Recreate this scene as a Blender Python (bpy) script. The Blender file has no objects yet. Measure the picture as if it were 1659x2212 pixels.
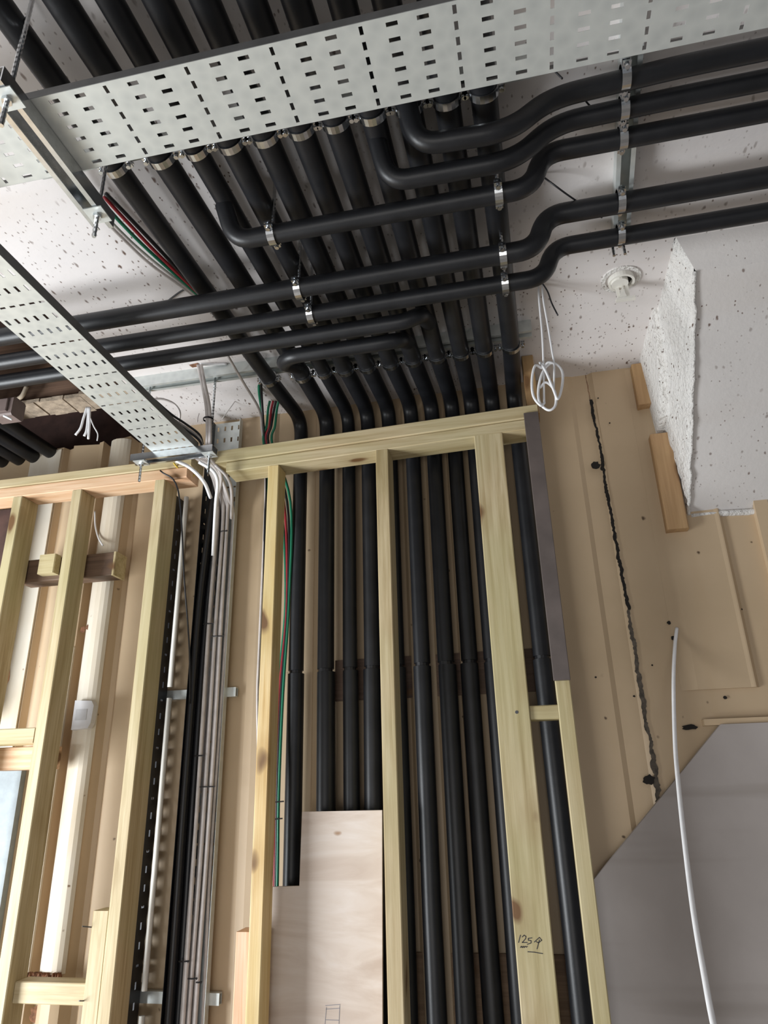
import bpy, math, random
from mathutils import Vector, Matrix
random.seed(7)
EYE = 1.6                                   # camera height above the floor
# ---------------------------------------------------------------- camera
M = [[0.9784036923, 0.2052938810, -0.0240964153],
     [-0.0981832336, 0.3589848510, -0.9281648180],
     [-0.1818963096, 0.9104857490, 0.3713885208]]
FPX, W, H = 1504.31, 1659.0, 2212.0
cam = bpy.data.cameras.new('camera'); camo = bpy.data.objects.new('camera', cam)
bpy.context.scene.collection.objects.link(camo)
cam.sensor_fit = 'HORIZONTAL'; cam.sensor_width = 36; cam.lens = 36 * FPX / W
cam.clip_start = 0.01
R = Matrix(((M[0][0], -M[1][0], -M[2][0]), (M[0][1], -M[1][1], -M[2][1]), (M[0][2], -M[1][2], -M[2][2])))
camo.matrix_world = Matrix.Translation((0, 0, EYE)) @ R.to_4x4()
bpy.context.scene.camera = camo
# ---------------------------------------------------------------- world, lights, exposure
wd = bpy.data.worlds.new('daylight'); bpy.context.scene.world = wd; wd.use_nodes = True
wd.node_tree.nodes['Background'].inputs[0].default_value = (0.93, 0.95, 1.0, 1)
wd.node_tree.nodes['Background'].inputs[1].default_value = 0.21
def area(name, loc, target, sx, sy, power, col):
    l = bpy.data.lights.new(name, 'AREA'); l.shape = 'RECTANGLE'; l.size = sx; l.size_y = sy; l.energy = power; l.color = col
    o = bpy.data.objects.new(name, l); bpy.context.scene.collection.objects.link(o)
    o.location = (loc[0], loc[1], loc[2] + EYE)
    o.rotation_euler = (Vector(target) - Vector(loc)).to_track_quat('-Z', 'Y').to_euler()
    return o
area('window_daylight_left', (-2.9, 0.6, -0.6), (-1.1, 2.1, 0.3), 1.0, 1.4, 128, (0.93, 0.97, 1.0))
area('window_daylight_behind', (-0.6, -1.9, -0.75), (0.1, 2.0, 0.75), 2.4, 1.2, 30, (1.0, 0.97, 0.93))
vs = bpy.context.scene.view_settings
vs.view_transform = 'Standard'; vs.look = 'None'; vs.gamma = 1; vs.use_curve_mapping = False; vs.exposure = 0.0

# ---------------------------------------------------------------- measuring: a pixel ray met with a real plane
def ray(x, y):
    c = (x - W / 2, y - H / 2, FPX)
    return Vector([sum(M[r][k] * c[r] for r in range(3)) for k in range(3)])
def PY(x, y, v): r = ray(x, y); return r * (v / r[1])
def PZ(x, y, v): r = ray(x, y); return r * (v / r[2])
def PX(x, y, v): r = ray(x, y); return r * (v / r[0])
YW, YS, ZC = 2.23, 2.0, 1.36               # wall, stud front, ceiling (heights relative to the eye)
FL = -EYE

# ---------------------------------------------------------------- materials
def nt(name):
    m = bpy.data.materials.new(name); m.use_nodes = True
    t = m.node_tree; return m, t, t.nodes['Principled BSDF']
def N(t, typ, **k):
    n = t.nodes.new(typ)
    for a, b in k.items(): setattr(n, a, b)
    return n
def coords(t, scale, rot=(0, 0, 0)):
    g = N(t, 'ShaderNodeNewGeometry'); mp = N(t, 'ShaderNodeMapping')
    mp.inputs['Scale'].default_value = scale; mp.inputs['Rotation'].default_value = rot
    t.links.new(g.outputs['Position'], mp.inputs['Vector']); return mp.outputs[0]
def noise(t, vec, sc, det=4, rough=.55, dist=0):
    n = N(t, 'ShaderNodeTexNoise'); n.inputs['Scale'].default_value = sc; n.inputs['Detail'].default_value = det
    n.inputs['Roughness'].default_value = rough; n.inputs['Distortion'].default_value = dist
    t.links.new(vec, n.inputs['Vector']); return n.outputs['Fac']
def ramp(t, fac, stops):
    r = N(t, 'ShaderNodeValToRGB'); e = r.color_ramp.elements
    while len(e) < len(stops): e.new(0.5)
    for i, (p, c) in enumerate(stops): e[i].position = p; e[i].color = (*c, 1) if len(c) == 3 else c
    t.links.new(fac, r.inputs[0]); return r.outputs[0]
def mix(t, fac, a, b, mode='MIX'):
    n = N(t, 'ShaderNodeMix', data_type='RGBA', blend_type=mode)
    for s, v in ((0, fac), (6, a), (7, b)):
        if hasattr(v, 'is_output'): t.links.new(v, n.inputs[s])
        elif s == 0: n.inputs[0].default_value = v
        else: n.inputs[s].default_value = (*v, 1)
    return n.outputs[2]
def bump(t, b, h, st, d=.01):
    n = N(t, 'ShaderNodeBump'); n.inputs['Strength'].default_value = st; n.inputs['Distance'].default_value = d
    t.links.new(h, n.inputs['Height']); t.links.new(n.outputs[0], b.inputs['Normal'])
def plain(name, col, rough=.6, metal=0, var=.12, nsc=30, bst=0):
    m, t, b = nt(name); v = coords(t, (1, 1, 1)); f = noise(t, v, nsc)
    c = ramp(t, f, [(.3, tuple(x * (1 - var) for x in col)), (.7, tuple(min(1, x * (1 + var)) for x in col))])
    t.links.new(c, b.inputs['Base Color']); b.inputs['Roughness'].default_value = rough; b.inputs['Metallic'].default_value = metal
    if bst: bump(t, b, f, bst)
    return m
def specks(t, vec, sc, lo, hi, seed_off, keep):
    """sparse blots: 1 where a blot stands"""
    mp = N(t, 'ShaderNodeVectorMath', operation='ADD'); mp.inputs[1].default_value = (seed_off,) * 3; t.links.new(vec, mp.inputs[0])
    w = N(t, 'ShaderNodeTexNoise'); w.inputs['Scale'].default_value = sc * 1.3; t.links.new(mp.outputs[0], w.inputs['Vector'])
    ws = N(t, 'ShaderNodeVectorMath', operation='SCALE'); ws.inputs['Scale'].default_value = .5 / sc; t.links.new(w.outputs['Color'], ws.inputs[0])
    ad = N(t, 'ShaderNodeVectorMath', operation='ADD'); t.links.new(mp.outputs[0], ad.inputs[0]); t.links.new(ws.outputs[0], ad.inputs[1])
    n = N(t, 'ShaderNodeTexVoronoi'); n.inputs['Scale'].default_value = sc; t.links.new(ad.outputs[0], n.inputs['Vector'])
    d = ramp(t, n.outputs['Distance'], [(lo, (1, 1, 1)), (hi, (0, 0, 0))])
    k = N(t, 'ShaderNodeSeparateColor'); t.links.new(n.outputs['Color'], k.inputs[0])
    g = ramp(t, k.outputs[0], [(keep, (1, 1, 1)), (keep + .02, (0, 0, 0))])
    return mix(t, 1.0, d, g, 'MULTIPLY')
def wood(name, axis, base, dark, pale, knot=(.16, .08, .03)):
    m, t, b = nt(name)
    sc = [26, 26, 26]; sc['XYZ'.index(axis)] = 1.1
    v = coords(t, sc); f = noise(t, v, 1.0, 5, .6, .8)
    c = ramp(t, f, [(.30, dark), (.42, base), (.56, pale), (.64, base), (.76, dark)])
    v2 = coords(t, [x * 4 for x in sc]); f2 = noise(t, v2, 1.0, 3)
    c = mix(t, .35, c, ramp(t, f2, [(.35, dark), (.65, pale)]))
    v4 = coords(t, (1, 1, 1)); f4 = noise(t, v4, 2.3, 2)
    c = mix(t, ramp(t, f4, [(.45, (0, 0, 0)), (.7, (.5, .5, .5))]), c, tuple(x * y for x, y in zip(base, (.80, .95, .80))))
    s3 = [9, 9, 9]; s3['XYZ'.index(axis)] = 4.6
    v3 = coords(t, s3); k = specks(t, v3, 1.0, .11, .20, 3.1, .6)
    k2 = specks(t, v3, 1.0, .18, .46, 3.1, .6)
    c = mix(t, mix(t, 1, k2, (.45, .45, .45), 'MULTIPLY'), c, dark); c = mix(t, k, c, knot)
    t.links.new(c, b.inputs['Base Color']); b.inputs['Roughness'].default_value = .62
    bump(t, b, f2, .25, .002); return m
PINE = dict(base=(.48, .375, .21), dark=(.31, .22, .10), pale=(.60, .50, .32))
wz = wood('treated_pine_upright', 'Z', **PINE); wx = wood('treated_pine_level', 'X', **PINE)
wxp = wood('pink_pine_level', 'X', (.66, .40, .24), (.50, .27, .14), (.78, .56, .38))
wzp = wood('pink_pine_upright', 'Z', (.68, .40, .24), (.52, .28, .15), (.80, .55, .38))
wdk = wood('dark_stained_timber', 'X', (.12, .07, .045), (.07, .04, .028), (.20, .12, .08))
wblk = wood('tan_timber_block', 'Z', (.42, .25, .12), (.32, .18, .085), (.52, .33, .17))
pipe_m, t, b = nt('black_foam_rubber'); v = coords(t, (1, 1, 1)); f = noise(t, v, 14)
t.links.new(ramp(t, f, [(.3, (.006, .0065, .008)), (.75, (.014, .0145, .017))]), b.inputs['Base Color'])
b.inputs['Roughness'].default_value = .42; b.inputs['Specular IOR Level'].default_value = .42; bump(t, b, noise(t, v, 160), .08, .002)
galv, t, b = nt('galvanised_steel'); v = coords(t, (1, 1, 1))
vo = N(t, 'ShaderNodeTexVoronoi'); vo.inputs['Scale'].default_value = 45; t.links.new(v, vo.inputs['Vector'])
c = ramp(t, vo.outputs['Distance'], [(.0, (.55, .58, .57)), (.8, (.65, .68, .66))])
t.links.new(c, b.inputs['Base Color']); b.inputs['Metallic'].default_value = .45; b.inputs['Roughness'].default_value = .42
shiny = plain('zinc_plated_steel', (.62, .64, .66), .22, 1, .1, 60)
darkst = plain('dark_steel', (.10, .10, .11), .5, .6, .2, 20)
shadetray = plain('shaded_black_steel', (.012, .013, .017), .35, .2, .2, 20)  # near-black puts into the colour the shade of faces turned from the light
bcable = plain('black_cable_sheath', (.010, .010, .012), .4)
gcable = plain('grey_cable_sheath', (.50, .46, .44), .5)
wcable = plain('white_cable_sheath', (.82, .82, .83), .45, 0, .05)
green = plain('green_sheath', (.01, .17, .09), .4); red = plain('red_sheath', (.30, .02, .03), .4)
yellow = plain('yellow_sheath', (.6, .42, .05), .4)
pvc = plain('white_plastic', (.78, .76, .70), .4, 0, .04); pir_m = plain('grey_white_plastic', (.60, .60, .62), .4, 0, .04)
ink = plain('marker_ink', (.02, .02, .03), .6); pencil = plain('pencil_line', (.22, .22, .25), .7)
# ceiling paint with dirt specks
def ceiling_paint(name, base, amount, bst):
    m, t, b = nt(name); v = coords(t, (1, 1, 1))
    c = ramp(t, noise(t, v, 2.2, 5), [(.3, tuple(x * .90 for x in base)), (.65, base)])
    vb = coords(t, (.6, 5, 1)); c = mix(t, mix(t, 1, ramp(t, noise(t, vb, 1.0, 3), [(.52, (0, 0, 0)), (.75, (1, 1, 1))]), (.22,) * 3, 'MULTIPLY'), c, (.50, .38, .28))
    reg = ramp(t, noise(t, v, 3.1, 2), [(.38, (.25, .25, .25)), (.6, (1, 1, 1))])
    vs1 = coords(t, (1, .45, 1)); k = specks(t, vs1, 46, .10, .22, 5.0, amount)
    vs2 = coords(t, (1, .6, 1)); k2 = specks(t, vs2, 95, .12, .25, 9.0, amount * .8)
    k = mix(t, 1, k, k2, 'LIGHTEN'); k = mix(t, 1, k, reg, 'MULTIPLY')
    c = mix(t, k, c, (.13, .08, .06)); t.links.new(c, b.inputs['Base Color']); b.inputs['Roughness'].default_value = .75
    bump(t, b, noise(t, v, 60, 5), bst, .006); return m
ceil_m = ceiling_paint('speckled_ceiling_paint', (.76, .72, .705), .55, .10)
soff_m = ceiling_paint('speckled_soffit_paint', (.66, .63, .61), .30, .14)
rough_m = ceiling_paint('rough_plaster', (.80, .78, .75), .45, 2.2)
wall_m, t, b = nt('cream_wall_paint'); v = coords(t, (1, 1, 1))
c = ramp(t, noise(t, v, 1.7, 5), [(.3, (.465, .345, .215)), (.6, (.55, .415, .27))])
vs3 = coords(t, (5, 1, .7)); c = mix(t, mix(t, 1, ramp(t, noise(t, vs3, 1.6, 4), [(.5, (0, 0, 0)), (.75, (1, 1, 1))]), (.45,) * 3, 'MULTIPLY'), c, (.48, .34, .20))
k = specks(t, v, 14, .04, .09, 2.0, .25); c = mix(t, k, c, (.10, .06, .03))
t.links.new(c, b.inputs['Base Color']); b.inputs['Roughness'].default_value = .5; bump(t, b, noise(t, v, 25, 4), .12, .004)
white_m, t, b = nt('pale_wall_paint'); v = coords(t, (1, 1, 1))
c = ramp(t, noise(t, coords(t, (3, 1, .8)), 3, 5), [(.3, (.56, .48, .36)), (.6, (.68, .63, .54))])
c = mix(t, specks(t, v, 22, .05, .12, 4, .25), c, (.20, .12, .07))
t.links.new(c, b.inputs['Base Color']); b.inputs['Roughness'].default_value = .5
board_m, t, b = nt('grey_wall_board'); v = coords(t, (1, 1, 1))
c = ramp(t, noise(t, v, 2.6, 5), [(.3, (.31, .275, .255)), (.62, (.39, .35, .33))])
vh = coords(t, (.5, 1, 7)); c = mix(t, mix(t, 1, ramp(t, noise(t, vh, 1.2, 3), [(.6, (0, 0, 0)), (.72, (1, 1, 1))]), (.4,) * 3, 'MULTIPLY'), c, (.19, .16, .13))
t.links.new(c, b.inputs['Base Color']); b.inputs['Roughness'].default_value = .7
ply_m, t, b = nt('pale_plywood'); v = coords(t, (2, 2, 9))
c = ramp(t, noise(t, v, 1.5, 5, .6, 1.2), [(.3, (.50, .40, .33)), (.55, (.61, .52, .45)), (.75, (.68, .61, .56))])
c = mix(t, specks(t, coords(t, (1, 1, 1)), 9, .05, .11, 6, .3), c, (.30, .16, .07))
c = mix(t, specks(t, coords(t, (1, 1, 2)), 4.2, .10, .2, 1.5, .25), c, (.55, .46, .40))
t.links.new(c, b.inputs['Base Color']); b.inputs['Roughness'].default_value = .6
strip_m = plain('grey_brown_strip', (.11, .088, .08), .45, 0, .25, 9)
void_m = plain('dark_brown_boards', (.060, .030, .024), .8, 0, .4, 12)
crack_m = plain('black_gap', (.012, .009, .007), .9, 0, .4, 60)
chip_m = plain('chipped_brown_paint', (.28, .17, .10), .8, 0, .45, 90)
rust_m = plain('rusty_crumbling_edge', (.20, .09, .045), .9, 0, .5, 90, .5)
floor_m = plain('concrete_floor', (.36, .34, .32), .8, 0, .15, 6)

# ---------------------------------------------------------------- builders
SC = bpy.context.scene.collection
def tag(o, label=None, cat=None, group=None, kind=None):
    if label: o['label'] = label
    if cat: o['category'] = cat
    if group: o['group'] = group
    if kind: o['kind'] = kind
    return o
def thing(name, loc, label, cat, group=None):
    o = bpy.data.objects.new(name, None); SC.objects.link(o); o.empty_display_size = .05
    o.location = (loc[0], loc[1], loc[2] + EYE); o['off'] = (loc[0], loc[1], loc[2])
    return tag(o, label, cat, group)
def mk(name, vf, mat, parent=None, smooth=False, **tg):
    vs_, fs = vf
    if parent is not None: off = Vector(parent['off'])
    else:
        xs = [v[0] for v in vs_]; ys = [v[1] for v in vs_]; zs = [v[2] for v in vs_]
        off = Vector(((min(xs) + max(xs)) / 2, (min(ys) + max(ys)) / 2, min(zs)))
    me = bpy.data.meshes.new(name); me.from_pydata([tuple(Vector(v) - off) for v in vs_], [], fs)
    me.materials.append(mat)
    if smooth: me.polygons.foreach_set('use_smooth', [True] * len(me.polygons))
    me.update()
    o = bpy.data.objects.new(name, me); SC.objects.link(o)
    if parent is not None: o.parent = parent; o['off'] = tuple(off)
    else: o.location = (off[0], off[1], off[2] + EYE); o['off'] = tuple(off)
    tag(o, **tg); return o
def join(*parts):
    V, F = [], []
    for v, f in parts:
        n = len(V); V += list(v); F += [tuple(i + n for i in q) for q in f]
    return V, F
def box(x0, x1, y0, y1, z0, z1, bv=0.0, tilt=None):
    """box with chamfered long edges; bv = chamfer"""
    if not bv:
        v = [(x, y, z) for x in (x0, x1) for y in (y0, y1) for z in (z0, z1)]
        f = [(0, 1, 3, 2), (4, 6, 7, 5), (0, 4, 5, 1), (2, 3, 7, 6), (0, 2, 6, 4), (1, 5, 7, 3)]
    else:
        v = []; b_ = bv
        pts = [(x0 + b_, y0), (x1 - b_, y0), (x1, y0 + b_), (x1, y1 - b_), (x1 - b_, y1), (x0 + b_, y1), (x0, y1 - b_), (x0, y0 + b_)]
        ax = max(range(3), key=lambda i: (x1 - x0, y1 - y0, z1 - z0)[i])
        lim = [(x0, x1), (y0, y1), (z0, z1)]; u, w = [i for i in range(3) if i != ax]
        (a0, a1), (c0, c1) = lim[u], lim[w]
        pts = [(a0 + b_, c0), (a1 - b_, c0), (a1, c0 + b_), (a1, c1 - b_), (a1 - b_, c1), (a0 + b_, c1), (a0, c1 - b_), (a0, c0 + b_)]
        for e in lim[ax]:
            for p in pts:
                q = [0, 0, 0]; q[u], q[w], q[ax] = p[0], p[1], e; v.append(tuple(q))
        f = [(i, (i + 1) % 8, 8 + (i + 1) % 8, 8 + i) for i in range(8)] + [tuple(range(7, -1, -1)), tuple(range(8, 16))]
        if ax == 1: f = [tuple(reversed(q)) for q in f]
    if tilt: v = [(x, y, z + tilt(x)) for x, y, z in v]
    return v, f
def prism(poly, lo, hi, axis='Y'):
    """poly: 2-D outline; extruded along axis"""
    n = len(poly)
    def put(p, e): return {'Y': (p[0], e, p[1]), 'X': (e, p[0], p[1]), 'Z': (p[0], p[1], e)}[axis]
    v = [put(p, lo) for p in poly] + [put(p, hi) for p in poly]
    f = [(i, (i + 1) % n, n + (i + 1) % n, n + i) for i in range(n)] + [tuple(range(n - 1, -1, -1)), tuple(range(n, 2 * n))]
    return v, f
def fillet(pts, r, seg=6):
    out = [Vector(pts[0])]
    for i in range(1, len(pts) - 1):
        a, p, c = Vector(pts[i - 1]), Vector(pts[i]), Vector(pts[i + 1])
        d1, d2 = (a - p), (c - p); rr = min(r, d1.length * .49, d2.length * .49)
        s, e = p + d1.normalized() * rr, p + d2.normalized() * rr
        for k in range(seg + 1):
            u = k / seg; out.append(s * (1 - u) ** 2 + p * 2 * u * (1 - u) + e * u * u)
    out.append(Vector(pts[-1])); return out
def spline(pts, n=8):
    P = [Vector(p) for p in pts]; P = [P[0] * 2 - P[1]] + P + [P[-1] * 2 - P[-2]]; out = []
    for i in range(1, len(P) - 2):
        for k in range(n):
            u = k / n; a, b_, c, d = P[i - 1], P[i], P[i + 1], P[i + 2]
            out.append(.5 * ((2 * b_) + (c - a) * u + (2 * a - 5 * b_ + 4 * c - d) * u * u + (3 * b_ - a - 3 * c + d) * u ** 3))
    out.append(P[-2]); return out
def tube(path, r, n=14, cap=True, rfun=None):
    path = [Vector(p) for p in path]; V, F = [], []
    t = (path[1] - path[0]).normalized(); up = Vector((0, 0, 1)) if abs(t.z) < .9 else Vector((0, 1, 0))
    u = t.cross(up).normalized()
    for i, p in enumerate(path):
        if i == 0: tt = path[1] - p
        elif i == len(path) - 1: tt = p - path[i - 1]
        else: tt = path[i + 1] - path[i - 1]
        if tt.length < 1e-9: tt = t
        tt.normalize(); u = (u - tt * u.dot(tt)).normalized(); w = tt.cross(u)
        rr = rfun(i, len(path)) if rfun else r
        for k in range(n):
            a = 2 * math.pi * k / n; V.append(tuple(p + (u * math.cos(a) + w * math.sin(a)) * rr))
        if i: F += [((i - 1) * n + k, (i - 1) * n + (k + 1) % n, i * n + (k + 1) % n, i * n + k) for k in range(n)]
    if cap: F += [tuple(range(n - 1, -1, -1)), tuple(range((len(path) - 1) * n, len(path) * n))]
    return V, F
def smooth_angle(o, deg=40):
    o.data.polygons.foreach_set('use_smooth', [True] * len(o.data.polygons))
    try: o.data.set_sharp_from_angle(angle=math.radians(deg))
    except Exception: pass
    return o
def band(c, axis, r, width, th, n=22):
    """a flat metal ring round a pipe"""
    a = {'X': Vector((1, 0, 0)), 'Y': Vector((0, 1, 0)), 'Z': Vector((0, 0, 1))}[axis]
    u = Vector((0, 0, 1)) if axis != 'Z' else Vector((1, 0, 0)); w = a.cross(u); V, F = [], []
    sec = [(r, -width / 2), (r + th, -width / 2), (r + th, width / 2), (r, width / 2)]
    for k in range(n):
        g = 2 * math.pi * k / n; d = u * math.cos(g) + w * math.sin(g)
        V += [tuple(Vector(c) + d * q + a * s) for q, s in sec]
    for k in range(n):
        for j in range(4): F.append((k * 4 + j, k * 4 + (j + 1) % 4, ((k + 1) % n) * 4 + (j + 1) % 4, ((k + 1) % n) * 4 + j))
    return V, F
def rod(a, b_, r=.004, n=8):
    """threaded rod: ridged profile"""
    a, b_ = Vector(a), Vector(b_); L = (b_ - a).length; k = max(4, int(L / .006)); pts = [a.lerp(b_, i / k) for i in range(k + 1)]
    return tube(pts, r, n, rfun=lambda i, m: r * (1.0 if i % 2 else .86))
ORD = 'first second third fourth fifth sixth seventh eighth ninth tenth eleventh twelfth'.split()

# ================================================================ SETTING
mk('floor', box(-3.2, 2.4, -3.2, 2.3, FL - .1, FL), floor_m, kind='structure')
# ceiling: a slab with an opening at the left, beside the wall
ceil = mk('ceiling', join(box(-3.2, -1.30, -1.6, 1.33, ZC, ZC + .02), box(-1.30, 2.4, -1.6, 2.30, ZC, ZC + .02)), ceil_m, kind='structure')
# ragged rim of the opening
rim = []
x = -3.2
while x < -1.31:
    w_ = random.uniform(.03, .09); rim.append(box(x, x + w_, 1.32, 1.33 + random.uniform(.004, .03), ZC + .001, ZC + .019)); x += w_
mk('ceiling_edge', join(*rim), rough_m, parent=ceil, kind='stuff')
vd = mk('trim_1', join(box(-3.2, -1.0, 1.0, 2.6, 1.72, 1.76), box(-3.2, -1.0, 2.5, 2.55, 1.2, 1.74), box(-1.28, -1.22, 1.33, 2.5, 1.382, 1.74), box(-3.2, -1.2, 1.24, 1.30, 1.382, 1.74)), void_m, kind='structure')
# back wall: sheet metal profile, extruded
prof = [(-3.2, 2.215), (-2.30, 2.215), (-2.27, 2.24), (-2.22, 2.24), (-2.19, 2.215), (-1.76, 2.215), (-1.748, 2.238), (-1.728, 2.238), (-1.715, 2.215),
        (-1.60, 2.215), (-1.592, 2.205), (-1.575, 2.205), (-1.565, 2.235), (-1.535, 2.235), (-1.525, 2.195), (-1.505, 2.183), (-1.475, 2.183), (-1.452, 2.195), (-1.437, 2.235), (-1.42, 2.24), (-1.405, 2.225),
        (-1.33, 2.228), (-1.32, 2.22), (-1.25, 2.23), (-.93, 2.23), (-.90, 2.222), (-.86, 2.222), (-.845, 2.23),
        (-.700, 2.23), (-.692, 2.215), (-.676, 2.210), (-.668, 2.23), (-.63, 2.23), (-.375, 2.23), (-.365, 2.22), (-.29, 2.22), (-.28, 2.23), (-.215, 2.23), (-.208, 2.218), (-.19, 2.218), (-.182, 2.23),
        (.02, 2.23), (.235, 2.23), (.25, 2.236), (.305, 2.236), (.32, 2.225), (.78, 2.225), (.80, 2.20), (.88, 2.20), (.90, 2.225), (1.6, 2.225), (2.4, 2.225)]
V, F = [], []
for i, (x, y) in enumerate(prof):
    top = 1.40 if x > -1.27 else 1.322 + random.uniform(-.008, .008)
    V += [(x, y, FL), (x, y, top), (x, 2.33, top), (x, 2.33, FL)]
for i in range(len(prof) - 1):
    for j in range(4): F.append((i * 4 + j, i * 4 + (j + 1) % 4, i * 4 + 4 + (j + 1) % 4, i * 4 + 4 + j))
F += [(0, 3, 2, 1), tuple(4 * (len(prof) - 1) + k for k in (0, 1, 2, 3))]
wall = mk('wall_back', (V, [tuple(reversed(f)) for f in F]), wall_m, kind='structure')
# pale painted rib and strips of the left bay
mk('pale_rib', prism([(-1.534, 2.196), (-1.526, 2.186), (-1.514, 2.179), (-1.498, 2.175), (-1.48, 2.175), (-1.466, 2.179), (-1.455, 2.186), (-1.447, 2.196), (-1.449, 2.20), (-1.528, 2.20)], -.485, 1.31, 'Z'), white_m, parent=wall, label='pale painted rib')
mk('pale_panel', box(-1.90, -1.765, 2.208, 2.216, -.10, 1.315), white_m, parent=wall, label='pale painted panel')
mk('pale_strip', box(-1.595, -1.573, 2.197, 2.206, -.5, .5), white_m, parent=wall)
mk('blue_grey_panel', box(-2.1, -1.70, 2.190, 2.214, -1.4, .10), plain('blue_grey_tone', (.26, .30, .32), .5), parent=wall, label='blue-grey panel')  # flat area in one blue-grey tone
mk('dark_panel', box(-2.3, -1.86, 2.12, 2.14, .25, 1.03), void_m, parent=wall, label='dark brown board')
def ragged(x0, z0, x1, z1, w0, w1, y, n=60, am=.3):
    """uneven narrow strip on the wall, from top to bottom"""
    V = []; a = b = c = 0; n = n * 2
    for i in range(n + 1):
        u = i / n; x = x0 + (x1 - x0) * u; z = z0 + (z1 - z0) * u; w = (w0 + (w1 - w0) * u)
        a = a * .7 + random.uniform(-am, am) * .5; b = b * .7 + random.uniform(-am, am) * .5; c = c * .9 + random.uniform(-.12, .12)
        V += [(x - w * (.5 + a - c), y, z), (x + w * (.5 + b + c), y, z)]
    F = [(2 * i, 2 * i + 1, 2 * i + 3, 2 * i + 2) for i in range(n)]
    return V, F
mk('gap', ragged(.300, 1.36, .303, 1.22, .003, .004, 2.2355), chip_m, parent=wall)
mk('gap', ragged(.303, 1.25, .318, .50, .009, .010, 2.2205, 70, .35), crack_m, parent=wall, label='dark open joint')
mk('gap', ragged(.318, .50, .319, -.06, .011, .014, 2.2205, 60, .35), plain('grey_filled_gap', (.085, .07, .055), .9, 0, .5, 70), parent=wall)
def blot(cx, cz, rx, rz, y, n=14):
    V = [(cx, y, cz)]; V += [(cx + rx * math.cos(6.283 * i / n) * random.uniform(.7, 1.15), y, cz + rz * math.sin(6.283 * i / n) * random.uniform(.7, 1.15)) for i in range(n)]
    return V, [(0, 1 + i, 1 + (i + 1) % n) for i in range(n)]
dk = []
for (px, py, rx, rz) in [(1286, 1005, .017, .014), (1300, 1012, .006, .008), (1402, 1684, .018, .014), (1445, 1345, .006, .006), (1455, 1378, .008, .007), (1566, 1507, .006, .005), (1409, 1437, .003, .003), (1287, 1463, .004, .003), (1317, 914, .003, .003), (1490, 1571, .024, .008), (1602, 1316, .003, .003), (1370, 1504, .004, .003), (1292, 860, .003, .003), (1575, 1447, .004, .002)]:
    p = PY(px, py, 2.2195); dk.append(blot(p.x, p.z, rx, rz, 2.2195))
mk('screw_holes', join(*dk), crack_m, parent=wall, kind='stuff')
mk('gap', ragged(-1.546, .98, -1.549, -.46, .006, .009, 2.2325, 110, .6), chip_m, parent=wall, label='chipped joint beside the pale rib')
mk('gap', ragged(-1.588, .35, -1.588, -.44, .003, .003, 2.1965, 60, .6), chip_m, parent=wall)
p1, p2 = PY(180, 1360, 2.205), PY(198, 1358, 2.205)
mk('bolt_marks', join(blot(p1.x, p1.z, .011, .012, 2.203), blot(p2.x, p2.z, .008, .010, 2.180)), rust_m, parent=wall)
# crumbled foot of the pale rib
cr = []
for i in range(26):
    x = random.uniform(-1.56, -1.45); h_ = random.uniform(.01, .05); cr.append(prism([(x, -.485 - h_), (x + random.uniform(.004, .012), -.485 - h_ * .4), (x + .006, -.478)], 2.165, 2.182, 'Y'))
mk('crumbled_edge', join(*cr), rust_m, parent=wall, kind='stuff')
p = PY(22, 1430, 2.2)
mk('torn_patch', join(blot(p.x - .03, p.z + .02, .02, .06, 2.206), blot(p.x - .01, p.z - .05, .012, .04, 2.206)), plain('bare_orange_wood', (.50, .25, .13), .8), parent=wall)
p = PY(85, 2190, 2.2); mk('torn_patch', blot(p.x, p.z, .035, .028, 2.20), rust_m, parent=wall)
# dark stained board strips fixed across the wall behind the pipes
mk('trim_2', box(-.62, .06, 2.222, 2.2285, .27, .40), wdk, kind='structure', label='dark timber strip across the wall behind the pipes, upper')
mk('trim_3', box(-.45, .12, 2.222, 2.2285, -1.0, -.42), wood('brown_board', 'X', (.22, .13, .07), (.14, .08, .04), (.30, .19, .11)), kind='structure', label='brown board across the wall behind the pipes, lower')
# raised sheet on the right of the wall
tl, tr, br_, bl = (.475, .80), (.630, .80), (.630, .250), (.430, .248)
mk('raised_panel', prism([(.430, 2.2245), (.475, 2.216), (.618, 2.213), (.627, 2.211), (.631, 2.211), (.642, 2.2245)], .250, 1.352, 'Z'), wall_m, parent=wall)
mk('raised_panel', prism([(.735, .2), (.775, .2), (.775, .95), (.735, .95)], 2.200, 2.226), wall_m, parent=wall)
mk('ledge', box(.47, 2.3, 2.195, 2.226, .149, .166), wall_m, parent=wall)
# grey board on the right with its corner cut off at a slope
mk('wall_board', prism([(.112, -.24), (.112, -1.59), (2.3, -1.59), (2.3, .150), (.510, .150)], 2.185, 2.205), board_m, label='large grey wall board with sloping cut corner at lower right', cat='board')
# sloping plastered soffit, upper right
P3 = [(1.60, ZC), (1.66, 1.285), (YW, .785), (YW, ZC)]
def soffit():
    V = []; X0 = [.500, .549, .549, .506]
    for (y, z), x in zip(P3, X0): V.append((x, y, z))
    for (y, z) in P3: V.append((2.3, y, z))
    F = [(0, 1, 5, 4), (1, 2, 6, 5), (2, 3, 7, 6), (3, 0, 4, 7), (4, 5, 6, 7)]
    return V, F
sf = mk('ceiling_soffit', soffit(), soff_m, kind='structure')
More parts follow.
